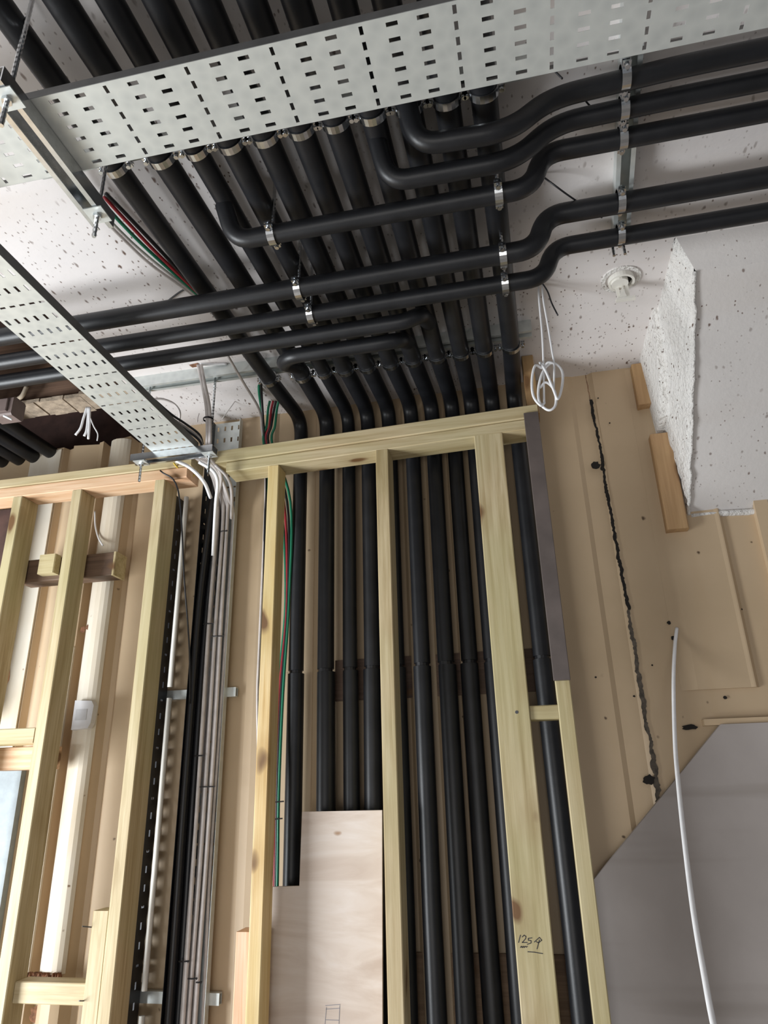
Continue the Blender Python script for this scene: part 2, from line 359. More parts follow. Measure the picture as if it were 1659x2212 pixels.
# rough left cheek of the soffit, layered
ck = []
V = []; ny, nz = 26, 22
for i in range(ny + 1):
    for j in range(nz + 1):
        u, w_ = i / ny, j / nz; y = 1.60 + (YW - 1.60) * u
        zb = 1.285 - (y - 1.66) * (1.285 - .785) / (YW - 1.66) if y > 1.66 else ZC - (y - 1.60) * 1.25
        z = zb + (ZC - zb) * w_; x = .549 + (.503 - .549) * w_ - .006 - random.uniform(0, .006) * (0 < w_ < 1)
        V.append((x, y, z))
F = [(i * (nz + 1) + j, i * (nz + 1) + j + 1, (i + 1) * (nz + 1) + j + 1, (i + 1) * (nz + 1) + j) for i in range(ny) for j in range(nz)]
mk('rough_side', (V, F), rough_m, parent=sf, smooth=True, label='rough plastered side')
V = []
for (y, z, x) in [(1.90, ZC, .503), (2.225, ZC, .500), (2.225, 1.08, .515), (2.12, 1.10, .515), (2.0, 1.22, .510)]:
    V += [(x - .022, y, z), (x + .01, y, z)]
F = [tuple(2 * i for i in range(5)), tuple(2 * i + 1 for i in range(4, -1, -1))] + [(2 * i, 2 * i + 1, 2 * ((i + 1) % 5) + 1, 2 * ((i + 1) % 5)) for i in range(5)]
mk('plaster_layer', (V, F), rough_m, parent=sf)
bd = [Vector((.545, 1.66 + (YW - 1.66) * i / 30 - .004, 1.285 - .5 * i / 30 - .003)) + Vector((random.uniform(-.003, .003), 0, random.uniform(-.003, .003))) for i in range(31)]
mk('corner_bead', tube(bd, .006, 6), rough_m, parent=sf, smooth=True)
bt = [Vector((.55 + 1.7 * i / 30, 2.222, .784 + random.uniform(-.006, .006))) for i in range(31)]
mk('plaster_edge', tube(bt, .011, 6), rough_m, parent=sf, smooth=True)
mk('timber_block', box(.448, .506, 2.18, 2.222, 1.185, 1.345, .004), wblk, label='short tan timber block in the corner between ceiling and sloping soffit', cat='timber block')
mk('timber_block', box(.466, .530, 2.18, 2.222, .735, 1.07, .004), wblk, label='long tan timber strip fixed beside the sloping soffit', cat='timber block')
# joist in the ceiling opening
jb = thing('ceiling_joist', (-2.2, 1.95, ZC), 'dark timber joist inside the ceiling opening at the left', 'joist')
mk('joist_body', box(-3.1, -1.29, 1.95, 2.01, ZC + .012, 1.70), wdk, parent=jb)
ba = []
x = -3.1
while x < -1.3:
    w_ = random.uniform(.02, .07); x1 = min(x + w_, -1.3); ba.append(box(x, x1, 1.925 + random.uniform(-.008, .008), 2.025 + random.uniform(-.01, .01), ZC - random.uniform(0, .006), ZC + .0125)); x = x1
mk('batten', join(*ba), plain('dusty_timber', (.34, .27, .20), .85, 0, .35, 40, .4), parent=jb, kind='stuff')

# ================================================================ TIMBER FRAME
def stud(name, x0, x1, y0, y1, z0, z1, mat, label, cat='stud', group=None, screws=()):
    t_ = mk(name, box(x0, x1, y0, y1, z0, z1, .0025), mat, label=label, cat=cat, group=group)
    if screws:
        s = []
        for (x, z) in screws: s.append(tube([(x, y0 - .0008, z), (x, y0 + .004, z)], .0045, 10))
        mk('screw_head', join(*s), darkst, parent=t_)
    return t_
SB = FL + .045
stud('timber_stud', -1.767, -1.729, YS, YS + .09, SB, 1.018, wz, 'leftmost timber stud, beside the left photo edge')
stud('timber_stud', -1.528, -1.490, YS, YS + .082, SB, 1.018, wz, 'second timber stud from the left, crossing in front of the pale rib')
stud('timber_stud', -1.208, -1.170, YS, YS + .092, SB, 1.020, wz, 'third timber stud from the left, beside the black slotted tray')
stud('timber_stud', -.793, -.755, YS, YS + .07, SB, 1.024, wood('orange_pine_upright', 'Z', (.66, .46, .20), (.46, .28, .10), (.76, .60, .34)), 'knotty orange timber stud left of the plywood sheet')
stud('timber_stud', -.423, -.381, YS, YS + .085, SB, 1.036, wz, 'timber stud along the right edge of the plywood sheet')
wide = stud('timber_stud', -.100, -.010, YS, YS + .045, SB, 1.046, wz, 'wide flat timber stud with the handwritten 125 mark', screws=[(-.045, .19)])
stud('timber_stud', .066, .106, YS + .005, YS + .07, SB, 1.06, wz, 'rightmost timber stud, against the cream wall')
mk('sole_plate', box(-2.4, .11, YS, YS + .09, FL, SB, .003), wx, label='timber sole plate on the floor under the studs', cat='plate')
mk('timber_stud', box(-1.258, -1.209, YS + .004, YS + .07, SB, -.292, .0025), wz, label='short timber stud doubled against the third stud, cut off low', cat='stud')
mk('timber_stud', box(-.833, -.794, YS + .01, YS + .08, SB, -.340, .0025), wzp, label='short pink timber stud left of the knotty orange stud', cat='stud')
mk('timber_post', box(.078, .116, 2.06, 2.13, 1.135, 1.358, .0025), wblk, label='short brown post between the top plate and the ceiling, right end', cat='post')
tl_ = lambda x: .027 * (x - .03)
def plate(x0, x1, za, zb, mat, label, tilt=None, y0=YS, y1=YS + .09):
    n = 10; return mk('top_plate', box(x0, x1, y0, y1, za, zb, .0025, tilt), mat, label=label, cat='plate')
plate(-2.5, -1.075, 1.060, 1.094, wx, 'pale timber top plate across the left studs, upper piece', None, YS - .004)
plate(-2.5, -1.09, 1.019, 1.059, wxp, 'pink timber top plate across the left studs, lower piece')
plate(-.998, .107, 1.084, 1.129, wx, 'timber top plate over the pipe risers, upper piece', tl_, YS - .006)
plate(-.945, .100, 1.047, 1.083, wx, 'timber top plate over the pipe risers, lower piece', tl_)
def nog(x0, x1, y0, y1, z0, z1, m, label):
    return mk('noggin', box(x0, x1, y0, y1, z0, z1, .0025), m, label=label, cat='noggin')
nog(-1.729, -1.531, YS + .002, YS + .075, .163, .210, wx, 'pale timber noggin between the two leftmost studs')
nog(-1.729, -1.531, YS + .08, YS + .15, .09, .16, wxp, 'reddish timber noggin just behind and below the pale one')
nog(-1.489, -1.259, YS + .03, YS + .09, -.522, -.470, wx, 'low timber noggin under the pale rib')
nog(-.009, .0655, YS + .008, YS + .07, .169, .206, wx, 'small timber noggin between the wide stud and the rightmost stud')
bt_ = mk('timber_batten', box(-1.76, -1.395, 2.095, 2.165, .722, .806, .003), wdk, label='dark timber batten passing behind the second stud', cat='batten')
mk('end_grain', box(-1.3952, -1.385, 2.094, 2.166, .721, .807, .002), wx, parent=bt_, label='pale sawn end')
mk('timber_block', box(-1.665, -1.60, 2.06, 2.094, .738, .808, .003), wx, label='small pale timber block nailed on the dark batten', cat='timber block')
mk('metal_strip', box(.062, .107, YS - .012, YS + .0045, .268, 1.100, .0015), strip_m, label='grey-brown flat strip over the top of the rightmost stud', cat='strip')
# plywood
pl = mk('plywood_sheet', prism([(-.682, -.051), (-.446, -.051), (-.457, -.56), (-.463, -1.50), (-.793, -1.50), (-.772, -.57), (-.766, -.243), (-.686, -.241)], 2.092, 2.104), ply_m, label='pale plywood sheet with a stepped upper left corner between two studs', cat='plywood')
def strokes(lines, y, w, name, mat, parent):
    parts = []
    for ln in lines:
        for a, b_ in zip(ln[:-1], ln[1:]):
            a, b_ = Vector(a), Vector(b_); d = (b_ - a); d = d.normalized() if d.length else Vector((1, 0)); nrm = Vector((-d.y, d.x)) * w / 2; e = d * w * .3
            q = [a - e + nrm, b_ + e + nrm, b_ + e - nrm, a - e - nrm]; parts.append(([(k.x, y, k.y) for k in q], [(0, 1, 2, 3)]))
    return mk(name, join(*parts), mat, parent=parent)
def pxl(pts, Y): return [(PY(x, y, Y).x, PY(x, y, Y).z) for x, y in pts]
L = [pxl(l, 2.0914) for l in [[(703, 2172), (735, 2170)], [(705, 2176), (702, 2212)], [(734, 2172), (732, 2212)], [(704, 2180), (733, 2178)], [(703, 2203), (732, 2204)]]]
strokes(L, 2.0914, .0012, 'pencil_sketch', pencil, pl)
# handwriting: 125, an arrow pointing up, mm and an underline
L = [[(1120, 2036), (1124, 2020)], [(1128, 2024), (1132, 2020), (1136, 2023), (1135, 2028), (1128, 2036), (1139, 2036)],
     [(1149, 2026), (1141, 2027), (1141, 2031), (1147, 2032), (1147, 2037), (1139, 2040)],
     [(1160, 2050), (1165, 2030)], [(1154, 2035), (1165, 2025), (1170, 2031), (1163, 2037), (1158, 2034)],
     [(1124, 2047), (1126, 2044), (1128, 2047), (1130, 2044), (1132, 2047), (1134, 2044), (1137, 2046), (1139, 2044)], [(1140, 2056), (1155, 2057), (1172, 2060)]]
strokes([pxl(l, YS - .0006) for l in L], YS - .0006, .0017, 'handwriting', ink, wide)

# ================================================================ PERFORATED TRAYS
def perforated(n, pitch, width, phase=0, rows=6):
    """quads in (u along, v across) with slots left open: two columns of lengthwise slots, one of crosswise slots"""
    V, F = [], []
    def q(u0, u1, v0, v1):
        k = len(V); V.extend([(u0, v0), (u1, v0), (u1, v1), (u0, v1)]); F.append((k, k + 1, k + 2, k + 3))
    rp = width / rows
    for i in range(n):
        c = (i + .5) * pitch; kind = (i + phase) % 3
        hu, hv = ((.0095, .0036) if kind < 2 else (.0032, .0070))
        a, b_ = c - pitch / 2, c + pitch / 2
        q(a, c - hu, 0, width); q(c + hu, b_, 0, width); v = 0
        for j in range(rows):
            m_ = (j + .5) * rp; q(c - hu, c + hu, v, m_ - hv); v = m_ + hv
        q(c - hu, c + hu, v, width)
    return V, F
def tray(name, fn, n, pitch, width, mat, label, base, flanges, phase=0, flange_mat=None, slotted=(False, False), rows=6, cat='cable tray'):
    """fn(u, v, h): along, across, out of the base -> world"""
    t_ = thing(name, base, label, cat)
    V, F = perforated(n, pitch, width, phase, rows)
    o = mk('tray_base', ([fn(u, v, 0) for u, v in V], F), mat, parent=t_)
    s = o.modifiers.new('t', 'SOLIDIFY'); s.thickness = .0012; s.offset = 0
    for v0, flange, fm, slot in zip((0, width), flanges, flange_mat or (mat, mat), slotted):
        if slot:
            FV, FF = perforated(n, pitch, flange, phase, 1)
            o = mk('flange', ([fn(u, v0, w_) for u, w_ in FV], FF), fm, parent=t_)
        else:
            L_ = n * pitch; o = mk('flange', ([fn(0, v0, 0), fn(L_, v0, 0), fn(L_, v0, flange), fn(0, v0, flange)], [(0, 1, 2, 3)]), fm, parent=t_)
        s = o.modifiers.new('t', 'SOLIDIFY'); s.thickness = .0014; s.offset = 0
    return t_
ZT1 = 1.13
flange_shade = plain('shaded_steel', (.20, .20, .20), .55, .5, .15, 20)  # galvanised flanges darkened in colour to stand for their shade
tray('cable_tray', lambda u, v, h: (-1.738 + u, .718 + v, ZT1 + h), 62, .05, .153, galv, 'wide perforated galvanised tray crossing the top of the view', (-.2, .79, ZT1), (.017, .017), phase=1, flange_mat=(flange_shade, flange_shade))
ZT2 = 1.065
tray('cable_tray', lambda u, v, h: (-1.156 + v, .55 + u - .0, ZT2 + h), 27, .05, .153, galv, 'perforated galvanised tray running back to the wall at the left', (-1.08, 1.2, ZT2), (.024, .024), phase=0, flange_mat=(flange_shade, flange_shade))

def channel(name, a, b_, axis, z_or, label, mat=galv, w=.041, h=.041, up=True, t=.0025, slots=True):
    """C-section strut channel between two points along X or Y, its open side facing down"""
    th = thing(name, ((a[0] + b_[0]) / 2, (a[1] + b_[1]) / 2, a[2]), label, 'channel')
    sec = [(-w / 2, h), (w / 2, h), (w / 2, 0), (w / 2 - .010, 0), (w / 2 - .010, t), (w / 2 - t, t), (w / 2 - t, h - t), (-w / 2 + t, h - t), (-w / 2 + t, t), (-w / 2 + .010, t), (-w / 2 + .010, 0), (-w / 2, 0)]
    if not up: sec = [(p, h - q) for p, q in sec]
    V = []
    for e in (a, b_):
        for p, q in sec: V.append((e[0], e[1] + p, e[2] + q) if axis == 'X' else (e[0] + p, e[1], e[2] + q))
    n = len(sec); F = [(i, (i + 1) % n, n + (i + 1) % n, n + i) for i in range(n)]
    F += [(0, 1, 6, 7), (1, 2, 5, 6), (2, 3, 4, 5), (7, 8, 11, 0), (8, 9, 10, 11)]; F += [tuple(n + k for k in reversed(f)) for f in F[-5:]]
    mk('channel_body', (V, F), mat, parent=th); return th
channel('strut_channel', (-1.255, 1.885, ZC - .041), (.112, 1.885, ZC - .041), 'X', 0, 'galvanised channel on the ceiling over the pipe clips near the wall')
channel('strut_channel', (.305, .86, ZC - .041), (.345, 1.53, ZC - .041), 'Y', 0, 'galvanised channel on the ceiling holding the five right-hand pipes')
channel('strut_channel', (-.98, 1.0, ZC - .041), (.12, 1.0, ZC - .041), 'X', 0, 'galvanised channel on the ceiling just past the wide tray')
# trapeze carrying the wide tray
XR = -.762
tz = channel('strut_channel', (XR - .010, .655, ZT1 - .036), (XR - .010, .985, ZT1 - .036), 'Y', 0, 'galvanised channel slung under the wide tray at the left', h=.034, mat=shiny)
# trapeze carrying the second tray
p = PY(290, 994, 1.90); q = PY(466, 966, 1.90)
tz2 = channel('strut_channel', (p.x, 1.895, ZT2 - .026), (q.x, 1.895, ZT2 - .026), 'X', 0, 'short galvanised channel under the end of the left tray, on two rods', h=.024, mat=shiny)
def nut(c, r=.009, h=.007):
    return tube([(c[0], c[1], c[2] - h / 2), (c[0], c[1], c[2] + h / 2)], r, 6)
def hang_rod(x, y, zt, zb, zn, label, plate_=True):
    t_ = thing('threaded_rod', (x, y, zb), label, 'threaded rod')
    mk('rod', rod((x, y, zt), (x, y, zb), .0045), shiny, parent=t_)
    mk('nut', nut((x, y, zn - .006)), shiny, parent=t_)
    if plate_: mk('square_washer', box(x - .02, x + .02, y - .02, y + .02, zn - .0025, zn, 0), galv, parent=t_)
hang_rod(XR, .685, ZC, 1.03, ZT1 - .037, 'threaded rod on the camera side of the wide tray, top left')
hang_rod(XR, .945, ZC, 1.035, ZT1 - .037, 'threaded rod on the wall side of the wide tray, hanging below it')
rx1, rx2 = PY(307, 988, 1.895).x, PY(454, 967, 1.895).x
hang_rod(rx1, 1.895, ZC - .03, .968, ZT2 - .027, 'left threaded rod of the short channel under the left tray')
hang_rod(rx2, 1.895, ZC - .03, .968, ZT2 - .027, 'right threaded rod of the short channel under the left tray')

# ================================================================ PIPES
def pipe(name, path, r, label, group=None, parts=None, fil=.05):
    t_ = thing(name, path[0] if parts is None else parts[0][0], label, 'pipe', group)
    mk('insulation', tube(fillet(path, fil, 7), r, 18), pipe_m, parent=t_, smooth=False)
    smooth_angle(t_.children[0]); return t_
upX = [-.782, -.672, -.591, -.513, -.435, -.356, -.281, -.203, -.127, -.050, .024]
dnX = [-.757, -.641, -.566, -.494, -.420, -.343, -.268, -.190, -.114, -.040, .044]
riX = [-.740, -.640, -.559, -.486, -.408, -.326, -.251, -.178, -.108, -.036, .042]
rad = [.0250, .0275, .0235, .0260, .0265, .0260, .0265, .0260, .0265, .0265, .0270]
ZA, YR = 1.290, 2.180
for i in range(11):
    s = (dnX[i] - upX[i]) / .87
    a = Vector((upX[i] - s * 1.5, -.5, ZA)); b_ = Vector((dnX[i], 1.88, ZA)); c = Vector((riX[i], YR, ZA + .002)); d = Vector((riX[i], YR, .367))
    t_ = thing('insulated_pipe', c, f'{ORD[i]} black pipe from the left in the row bending from ceiling to wall', 'pipe', 'black pipes bending from the ceiling down the wall')
    o = mk('insulation_upper', tube(fillet([a, b_, c, d], .075, 7), rad[i], 18), pipe_m, parent=t_); smooth_angle(o)
    off = random.uniform(-.003, .003)
    o = mk('insulation_lower', tube([(riX[i] + off, YR + .001, .357), (riX[i] + off + random.uniform(-.004, .004), YR + .001, -.3), (riX[i] + random.uniform(-.006, .004), YR, FL + .01)], rad[i] * 1.07, 18), pipe_m, parent=t_); smooth_angle(o)
    o = mk('joint', tube([(riX[i], YR, .350), (riX[i], YR, .372)], rad[i] * .84, 14), bcable, parent=t_)
# level pipes: right of the jog they hug the ceiling, left of it they pass under the row
ZL = 1.195
RG = 'black pipes crossing under the row'
def cross(path, r, label, fil=.045):
    t_ = thing('insulated_pipe', path[0], label, 'pipe'); o = mk('insulation', tube(fillet(path, fil, 8), r, 18), pipe_m, parent=t_); smooth_angle(o)
    return t_
XE = 2.0
cross([(XE, 1.033, ZA), (.40, 1.038, ZA), (.155, 1.050, ZA), (.065, 1.026, ZL), (-.116, 1.018, ZL), (-.128, .985, ZA - .012)], .0205, 'topmost of the five right-hand pipes, ending in a bend at the row', .055)
cross([(XE, 1.102, ZA), (.40, 1.106, ZA), (.165, 1.112, ZA), (.073, 1.098, ZL), (-.190, 1.094, ZL), (-.205, 1.055, ZA - .012)], .0205, 'second of the five right-hand pipes, ending in a bend at the row', .055)
cross([(XE, 1.178, ZA), (.140, 1.182, ZA), (.106, 1.178, ZL), (-.572, 1.178, ZL), (-.590, 1.145, ZA - .012)], .0215, 'middle of the five right-hand pipes, ending far left in a bend', .045)
cross([(XE, 1.358, ZA), (.148, 1.368, ZA), (.114, 1.366, ZL), (-3.0, 1.372, ZL)], .0245, 'fourth right-hand pipe, running on across the row to the left edge', .045)
cross([(XE, 1.468, ZA), (.168, 1.482, ZA), (.134, 1.474, ZL), (-3.0, 1.474, ZL)], .0225, 'lowest right-hand pipe, running on across the row to the left edge', .045)
cross([(-.190, 1.70, ZA - .01), (-.195, 1.572, ZL + .02), (-.24, 1.566, ZL), (-3.0, 1.566, ZL)], .0225, 'pipe nearest the wall running left from a bend in the row', .045)
cross([(-.268, 1.78, ZA - .01), (-.268, 1.66, ZL + .01), (-.32, 1.648, ZL), (-.600, 1.648, ZL), (-.638, 1.69, ZL + .01), (-.641, 1.83, ZA - .01)], .0225, 'short level pipe with a bend at both ends near the wall clips', .04)
# pipes at far left running back to the wall below the opening
for i, (px, py) in enumerate([(103, 972), (67, 983), (34, 987), (-2, 992)]):
    e = PY(px, py, 2.19); s = PY(px - 150 + i * 4, py - 112, 1.60); s = Vector((e.x - .035, 1.2, e.z - .0))
    cross([s, e + Vector((0, .03, .0))], .027, f'{ORD[i]} of the black pipes going into the wall at far left, counted from the right')

# ---------------------------------------------------------------- clamps
def clamp(c, axis, r, ztop, label, group):
    t_ = thing('pipe_clamp', c, label, 'pipe clamp', group); c = Vector(c)
    mk('band', band(c, axis, r + .001, .017, .0028), shiny, parent=t_)
    s = Vector((0, 1, 0)) if axis == 'X' else Vector((1, 0, 0)); a = Vector((1, 0, 0)) if axis == 'X' else Vector((0, 1, 0))
    for sg in (-1, 1):
        k = c + s * sg * (r + .008)
        ex, ey = (.008, .007) if axis == 'X' else (.007, .008)
        lg = mk('lug', join(box(k.x - ex, k.x + ex, k.y - ey, k.y + ey, k.z - .006, k.z - .002), box(k.x - ex, k.x + ex, k.y - ey, k.y + ey, k.z + .002, k.z + .006)), shiny, parent=t_)
        mk('screw', join(tube([k + Vector((0, 0, -.013)), k + Vector((0, 0, .012))], .0026, 8), tube([k + Vector((0, 0, -.014)), k + Vector((0, 0, -.009))], .005, 8)), shiny, parent=lg)
    mk('stem', rod(c + Vector((0, 0, r + .003)), (c.x, c.y, ztop), .0045), shiny, parent=t_)
for i in range(11):
    clamp((upX[i] - .0, 1.0, ZA), 'Y', rad[i], ZC - .03, f'clip on the {ORD[i]} pipe from the left, in the row beside the wide tray', 'clips beside the wide tray')
    clamp((dnX[i], 1.885, ZA), 'Y', rad[i], ZC - .03, f'clip on the {ORD[i]} pipe from the left, in the row near the wall', 'clips near the wall')
nm = ['topmost', 'second', 'middle', 'fourth', 'lowest']
for k, (x, y, r) in enumerate([(.298, 1.034, .0205), (.303, 1.104, .0205), (.308, 1.178, .0215), (.322, 1.358, .0245), (.333, 1.470, .0225)]):
    clamp((x, y, ZA), 'X', r, ZC - .03, f'clamp on the {nm[k]} of the five right-hand pipes, under the right channel', 'clamps on the right-hand channel')
for (x, sd) in ((-.480, 'left'), (.036, 'right')):
    for (y, r, w_) in ((1.178, .0215, 'the upper'), (1.370, .0245, 'the middle'), (1.474, .0225, 'the lower')):
        clamp((x, y, ZL), 'X', r, ZC, f'hanging clamp on {w_} of three crossing pipes, {sd} line', f'hanging clamps on the crossing pipes, {sd} line')
for (x, y) in ((.318, 1.515), (.345, 1.515)):
    mk('threaded_rod', rod((x, y, ZC - .03), (x, y, 1.262)), shiny, label='short rod end at the lower tip of the right channel, ' + ('left one' if x < .33 else 'right one'), cat='threaded rod')

# ================================================================ CABLE RISERS AT THE LEFT
# narrow slotted tray shaded black on the wall beside the third stud
def fnA(u, v, h): return (-1.272 + v, 2.200 - h, 1.02 - u)
tray('cable_tray', fnA, 40, .05, .072, shadetray, 'narrow slotted tray shaded black beside the third stud', (-1.2, 2.19, -.98), (.03, .062), slotted=(False, True), rows=3)
# wide galvanised tray up the wall; pierced base shows at the top
def fnB(u, v, h): return (-1.098 + v, 2.205 - h, 1.335 - u)
tray('cable_tray', fnB, 56, .05, .112, galv, 'galvanised perforated tray going up the wall behind the grey cables', (-1.04, 2.2, -1.46), (.062, .026), rows=4, phase=0, flange_mat=(shadetray, galv), slotted=(True, False))  # left flange is the same tray steel, its shade given as black
for z, lab in ((.312, 'upper'), (-.543, 'lower')):
    channel('strut_channel', (-1.27, 2.214, z - .012), (-.955, 2.214, z - .012), 'X', 0, f'{lab} galvanised bracket bar holding the two upright trays to the wall', w=.020, h=.030)
def cable(path, r, mat, label, cat='cable', group=None, name='cable', n=8, parent=None):
    o = mk(name, tube(spline(path, 6), r, n), mat, parent=parent, smooth=True, **({} if parent else dict(label=label, cat=cat, group=group))); return o
mk('conduit', tube([(-1.172, 2.165, 1.02), (-1.172, 2.165, .336)], .0085, 10), pvc, smooth=True, label='white plastic conduit beside the black slotted tray, upper length', cat='conduit')
mk('conduit', tube([(-1.170, 2.165, .300), (-1.168, 2.165, -.515)], .0085, 10), pvc, smooth=True, label='white plastic conduit beside the black slotted tray, middle length', cat='conduit')
mk('conduit', tube([(-1.168, 2.165, -.575), (-1.165, 2.165, -1.5)], .0085, 10), pvc, smooth=True, label='white plastic conduit beside the black slotted tray, bottom length', cat='conduit')
for k, (dx, dy, r) in enumerate([(-1.088, 2.178, .014), (-1.066, 2.182, .013), (-1.084, 2.156, .012)]):
    cable([(dx + .03, 2.12, 1.10), (dx + .02, dy, 1.00), (dx, dy, .6), (dx - .002, dy, 0), (dx + .002, dy, -.6), (dx, dy, -1.55)], r, bcable, 'thick black cable in the galvanised upright tray, ' + ('leftmost', 'rightmost', 'frontmost')[k], group='thick black cables in the upright tray')
GO = sorted(range(7), key=lambda k: [-1.046, -1.034, -1.025, -1.014, -1.003, -.995, -1.040][k])
for k, (dx, dy) in enumerate([(-1.046, 2.172), (-1.034, 2.184), (-1.025, 2.165), (-1.014, 2.178), (-1.003, 2.168), (-.995, 2.185), (-1.040, 2.155)]):
    w_ = lambda: random.uniform(-.004, .004)
    cable([(-1.05 + k * .008, 1.93, ZT2 + .012), (-1.035 + k * .008, 2.05, ZT2 + .0 - k * .004), (dx + .006, 2.13, 1.02 - k * .008), (dx + w_(), dy, .92), (dx + w_(), dy, .55), (dx + w_(), dy, .2), (dx + w_(), dy, -.2), (dx + w_(), dy, -.6), (dx, dy, -1.5)], .0062, gcable, f'{ORD[GO.index(k)]} grey cable from the left in the tied bunch on the upright tray', group='grey cables of the tied bunch')
TIE = ['short black tie at mid height on the grey cables, upper left of a pair', 'black tie at mid height on the grey cables, lower right of a pair', 'small black tie near the silver tray edge below the bunch top', 'topmost black tie on the grey cables, just under the top plate', 'black tie at the left of the grey cables, level with the tip of the batten bracket gap', 'wide black tie across the grey cables a little below middle', 'black tie low on the leftmost grey cables', 'black tie low on the middle grey cables, left of the last one', 'lowest black tie on the grey cables, by the silver edge']
TIE[4] = 'black tie on the leftmost grey cables just above the wide lower tie'
for kt, (px, py, w2) in enumerate([(450, 1348, 22), (470, 1375, 26), (484, 1148, 14), (483, 1075, 22), (430, 1633, 20), (448, 1700, 32), (397, 2077, 22), (416, 2114, 20), (430, 2122, 12)]):
    a = PY(px - w2 / 2, py, 2.150); b_ = PY(px + w2 / 2, py - 1, 2.150)
    mk('cable_tie', join(tube([a, (a + b_) / 2 + Vector((0, -.004, 0)), b_], .0022, 6), tube([b_, b_ + Vector((.003, -.012, -.001))], .0015, 5)), bcable, label=TIE[kt], cat='cable tie', group='black cable ties on the grey cables')
# loose cables round the left tray's end
cable([(-1.18, 1.98, 1.045), PY(385, 1060, 2.0), PY(398, 1250, 2.05), PY(409, 1400, 2.12), PY(410, 1520, 2.14)], .0028, bcable, 'thin black cable hanging in front of the black slotted tray')
cable([PY(380, 995, 1.92), PY(410, 1010, 1.95), PY(440, 1040, 1.97), PY(455, 1075, 2.05)], .0062, wcable, 'white cable curving from the short channel down behind the top plate')
cable([PY(430, 998, 1.93), PY(458, 1015, 1.95), PY(470, 1040, 1.97), PY(466, 1090, 2.05), PY(460, 1200, 2.12)], .0062, wcable, 'white cable leaving the right end of the short channel')
cable([PY(465, 1005, 1.95), PY(490, 1030, 1.98), PY(500, 1060, 2.05), PY(500, 1120, 2.14)], .0055, gcable, 'grey cable bending outward over the galvanised upright tray')
cable([PY(375, 1000, 1.98), PY(392, 1020, 2.02), PY(408, 1040, 2.05), PY(420, 1025, 2.05)], .003, yellow, 'thin yellow wire looping below the short channel')
h1 = PZ(428, 788, ZC)
for k, d in enumerate((0, .010)):
    cable([h1 + Vector((d, 0, 0)), PY(436 + k * 5, 825, 1.80), PY(446 + k * 6, 880, 1.85), PY(448 + k * 6, 940, 1.885), PY(446 + k * 6, 985, 1.90)], .0062, gcable, 'thick grey cable dropping from the ceiling hole to the short channel, ' + ('left' if k == 0 else 'right') + ' one of two')
mk('ceiling_hole', join(([(h1.x - .03, h1.y - .008, ZC - .0008), (h1.x + .004, h1.y - .012, ZC - .0008), (h1.x + .006, h1.y + .010, ZC - .0008), (h1.x - .026, h1.y + .010, ZC - .0008)], [(0, 1, 2, 3)])), rust_m, parent=ceil)
cable([PZ(432, 787, ZC - .004), PZ(455, 787, ZC - .004), PZ(490, 786, ZC - .004)], .004, wcable, 'short white cable lying along the ceiling by the cable hole')
mk('cable_tie', band(PY(450, 906, 1.87), 'Z', .016, .006, .0015, 10), bcable, label='black cable tie round the two thick grey cables', cat='cable tie')
cable([PY(325, 863, 1.85), PY(350, 862, 1.87), PY(375, 872, 1.9), PY(388, 890, 1.92), PY(386, 915, 1.95)], .0042, gcable, 'grey cable looping out beside the left tray')
for k, (y0, m_) in enumerate([(0, bcable), (7, gcable), (13, bcable)]):
    cable([PY(335 + k * 6, 865 + y0, 1.75), PY(370, 895 + y0, 1.80), PY(400, 915 + y0, 1.85), PY(430, 938 + y0, 1.90), PY(438, 960 + y0, 1.92)], .004, m_, ['black cable running down along the right side of the left tray, uppermost', 'grey cable running down along the right side of the left tray', 'black cable running down along the right side of the left tray, lowest'][k])
cable([PY(525, 835, 2.1), PY(512, 860, 2.1), PY(480, 905, 2.1)], .0016, gcable, 'thin grey wire slanting under the ceiling by the wall')
cable([PY(430, 893, 2.1), PY(427, 903, 2.1), PY(426, 912, 2.1)], .002, gcable, 'tiny grey wire stub by the wall top')
# bundle on the ceiling at the upper left
CZ = 1.325
runs = [([(148, 372), (152, 392), (172, 425), (215, 465), (270, 520), (330, 575), (420, 640)], gcable, .0042, 'grey cable arching outermost to the left on the ceiling'),
        ([(176, 400), (205, 440), (260, 500), (320, 555), (425, 640)], gcable, .004, 'grey cable second from outside on the ceiling at the left'),
        ([(215, 430), (235, 452), (265, 485), (320, 540), (430, 640)], green, .0046, 'green cable running along the ceiling beside the first pipe'),
        ([(225, 425), (252, 455), (282, 487), (340, 548), (435, 640)], red, .0046, 'red cable running along the ceiling beside the first pipe'),
        ([(228, 418), (260, 450), (300, 492), (350, 545), (438, 640)], bcable, .0052, 'black cable running along the ceiling beside the first pipe')]
ends = [(0.0, 0), (0.012, 0), (0.024, 0), (0.036, 0), (.048, 0)]
for (pts, m_, r, lab) in runs:
    cable([PZ(x, y, CZ) for x, y in pts] + [PZ(pts[-1][0] + 60, pts[-1][1] + 60, CZ + .01), PZ(pts[-1][0] + 100, pts[-1][1] + 118, CZ + .01)], r, m_, lab)
cable([PZ(402, 623, ZC - .01), PZ(385, 633, ZC - .01), PZ(360, 652, ZC - .01)], .0025, bcable, 'short black wire end on the ceiling by the cable bundle')
